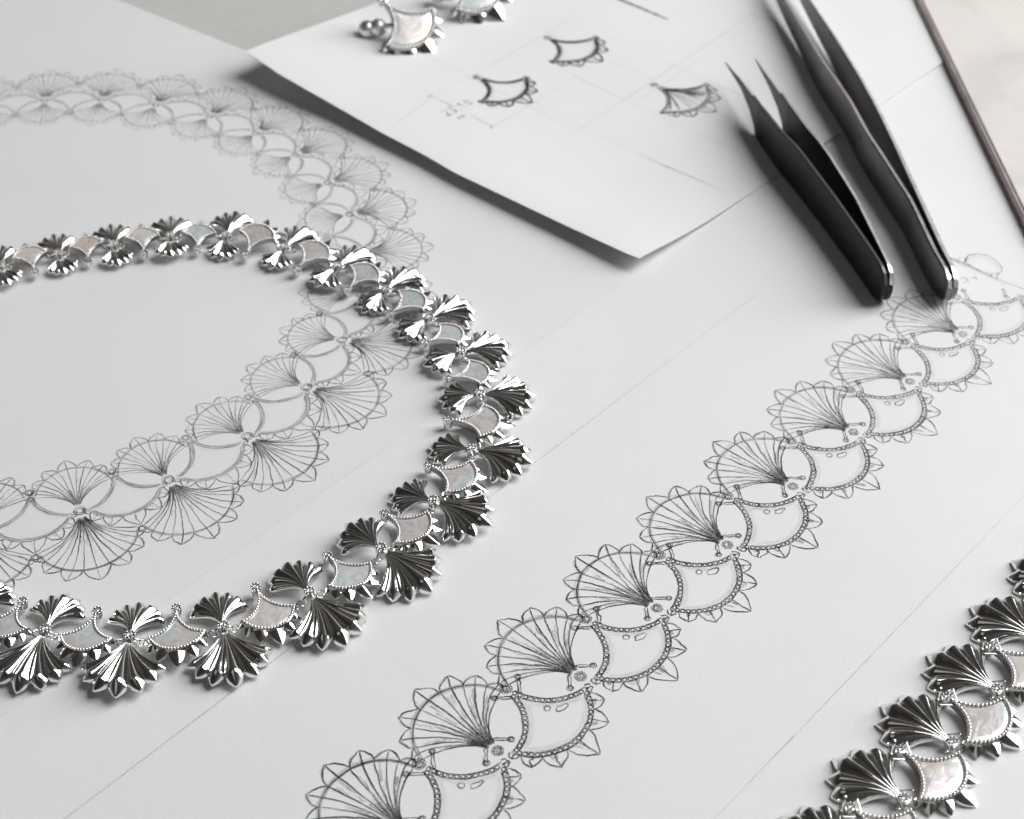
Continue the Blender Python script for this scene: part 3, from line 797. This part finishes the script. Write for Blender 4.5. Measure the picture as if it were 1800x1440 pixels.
# black pair: fine stepped points
def shift(P, d):                                       # move a polyline to its left by d
    P = np.array(P); T = np.gradient(P, axis=0); T /= np.linalg.norm(T, axis=1)[:, None]; return P + np.c_[-T[:, 1], T[:, 0]] * d
tw1 = link('tweezers', None, None, None, label='black tweezers with fine stepped points lying on their edge', category='tweezers')
L1 = gp([(1551, 541), (1512, 484), (1459, 411), (1405, 341), (1365.6, 293), (1329, 238)])
tipL = ground(1274, 109, .27)[:2]; L1.append(L1[-1] * .45 + tipL * .55 + np.array([.02, .02])); L1.append(tipL)
R1 = gp([(1560, 540), (1535, 490), (1495, 412), (1450, 342), (1412, 290), (1378, 234)])
tipR = ground(1327, 103, .27)[:2]; R1.append(R1[-1] * .45 + tipR * .55); R1.append(tipR)
def tl(P, k):
    t = np.r_[0, np.cumsum(np.linalg.norm(np.diff(np.array(P), axis=0), axis=1))]; return t[k] / t[-1]
for P, nm in ((L1, 'arm'), (R1, 'arm')):
    s0 = tl(P, 5)
    zlo = [(0, ZB + .15), (.006, ZB + .085), (.016, ZB + .035), (.03, ZB + .01), (.045, ZB), (s0 - .005, ZB), (s0 + .012, ZB + .09), (s0 + .06, ZB + .17), (s0 + .14, ZB + .225), (1, .268)]
    zhi = [(0, ZB + .28), (.006, ZB + .35), (.016, ZB + .405), (.03, ZB + .432), (.05, ZB + .445), (.5, ZB + .52), (s0 - .05, ZB + .46), (s0 + .045, ZB + .42), (s0 + .055, ZB + .375), (s0 + .14, ZB + .335), (1, .276)]
    mb = tweezer_arm(P, zlo, zhi, lambda q: np.interp(q, [0, .1, .7, s0, 1], [.055, .06, .055, .05, .012]))
    link(nm, mb.build(nm, True, 16), 'black', tw1); link('ground_edge_glint', mb.edge.build('ground_edge_glint'), 'dark_edge' if P is L1 else 'bright_steel', tw1)
mb = tweezer_arm([((L1[0] + R1[0]) * .88 + (L1[1] + R1[1]) * .12) / 2, (L1[1] * .5 + R1[1] * .5)], [(0, ZB + .055), (1, ZB + .02)], [(0, ZB + .35), (1, ZB + .40)], lambda q: .05, 8)
link('spacer', mb.build('spacer', True, 35), 'black', tw1)

tw2 = link('tweezers', None, None, None, label='longer dark steel tweezers with bent arms between black tweezers and board', category='tweezers')
L2 = gp([(1664, 543), (1633, 494), (1591, 407), (1550, 345), (1517, 294), (1486, 232), (1441, 160), (1412, 104)])
t2L = ground(1322, -95, .24)[:2]; L2.append(L2[-1] * .62 + t2L * .38); L2.append(t2L)
R2 = gp([(1674, 541), (1648, 494), (1612, 417), (1584, 358), (1560, 306), (1533, 246), (1498, 178), (1466, 118)])
t2R = ground(1358, -100, .24)[:2]; R2.append(R2[-1] * .6 + t2R * .4); R2.append(t2R)
for P in (L2, R2):
    zlo = [(0, ZB + .14), (.005, ZB + .08), (.013, ZB + .032), (.024, ZB + .008), (.04, ZB), (.60, ZB), (.74, ZB + .06), (.88, ZB + .14), (1, .235)]
    zhi = [(0, ZB + .25), (.005, ZB + .315), (.013, ZB + .36), (.024, ZB + .39), (.04, ZB + .40), (.3, ZB + .46), (.5, ZB + .43), (.72, ZB + .34), (.88, ZB + .27), (1, .245)]
    mb = tweezer_arm(P, zlo, zhi, lambda q: np.interp(q, [0, .1, .7, 1], [.06, .065, .05, .015]))
    link('arm', mb.build('arm', True, 16), 'steel', tw2); link('ground_edge_glint', mb.edge.build('ground_edge_glint'), 'bright_steel', tw2)
mb = tweezer_arm([((L2[0] + R2[0]) * .88 + (L2[1] + R2[1]) * .12) / 2, (L2[1] * .5 + R2[1] * .5)], [(0, ZB + .055), (1, ZB + .02)], [(0, ZB + .32), (1, ZB + .36)], lambda q: .06, 8)
link('spacer', mb.build('spacer', True, 35), 'steel', tw2)
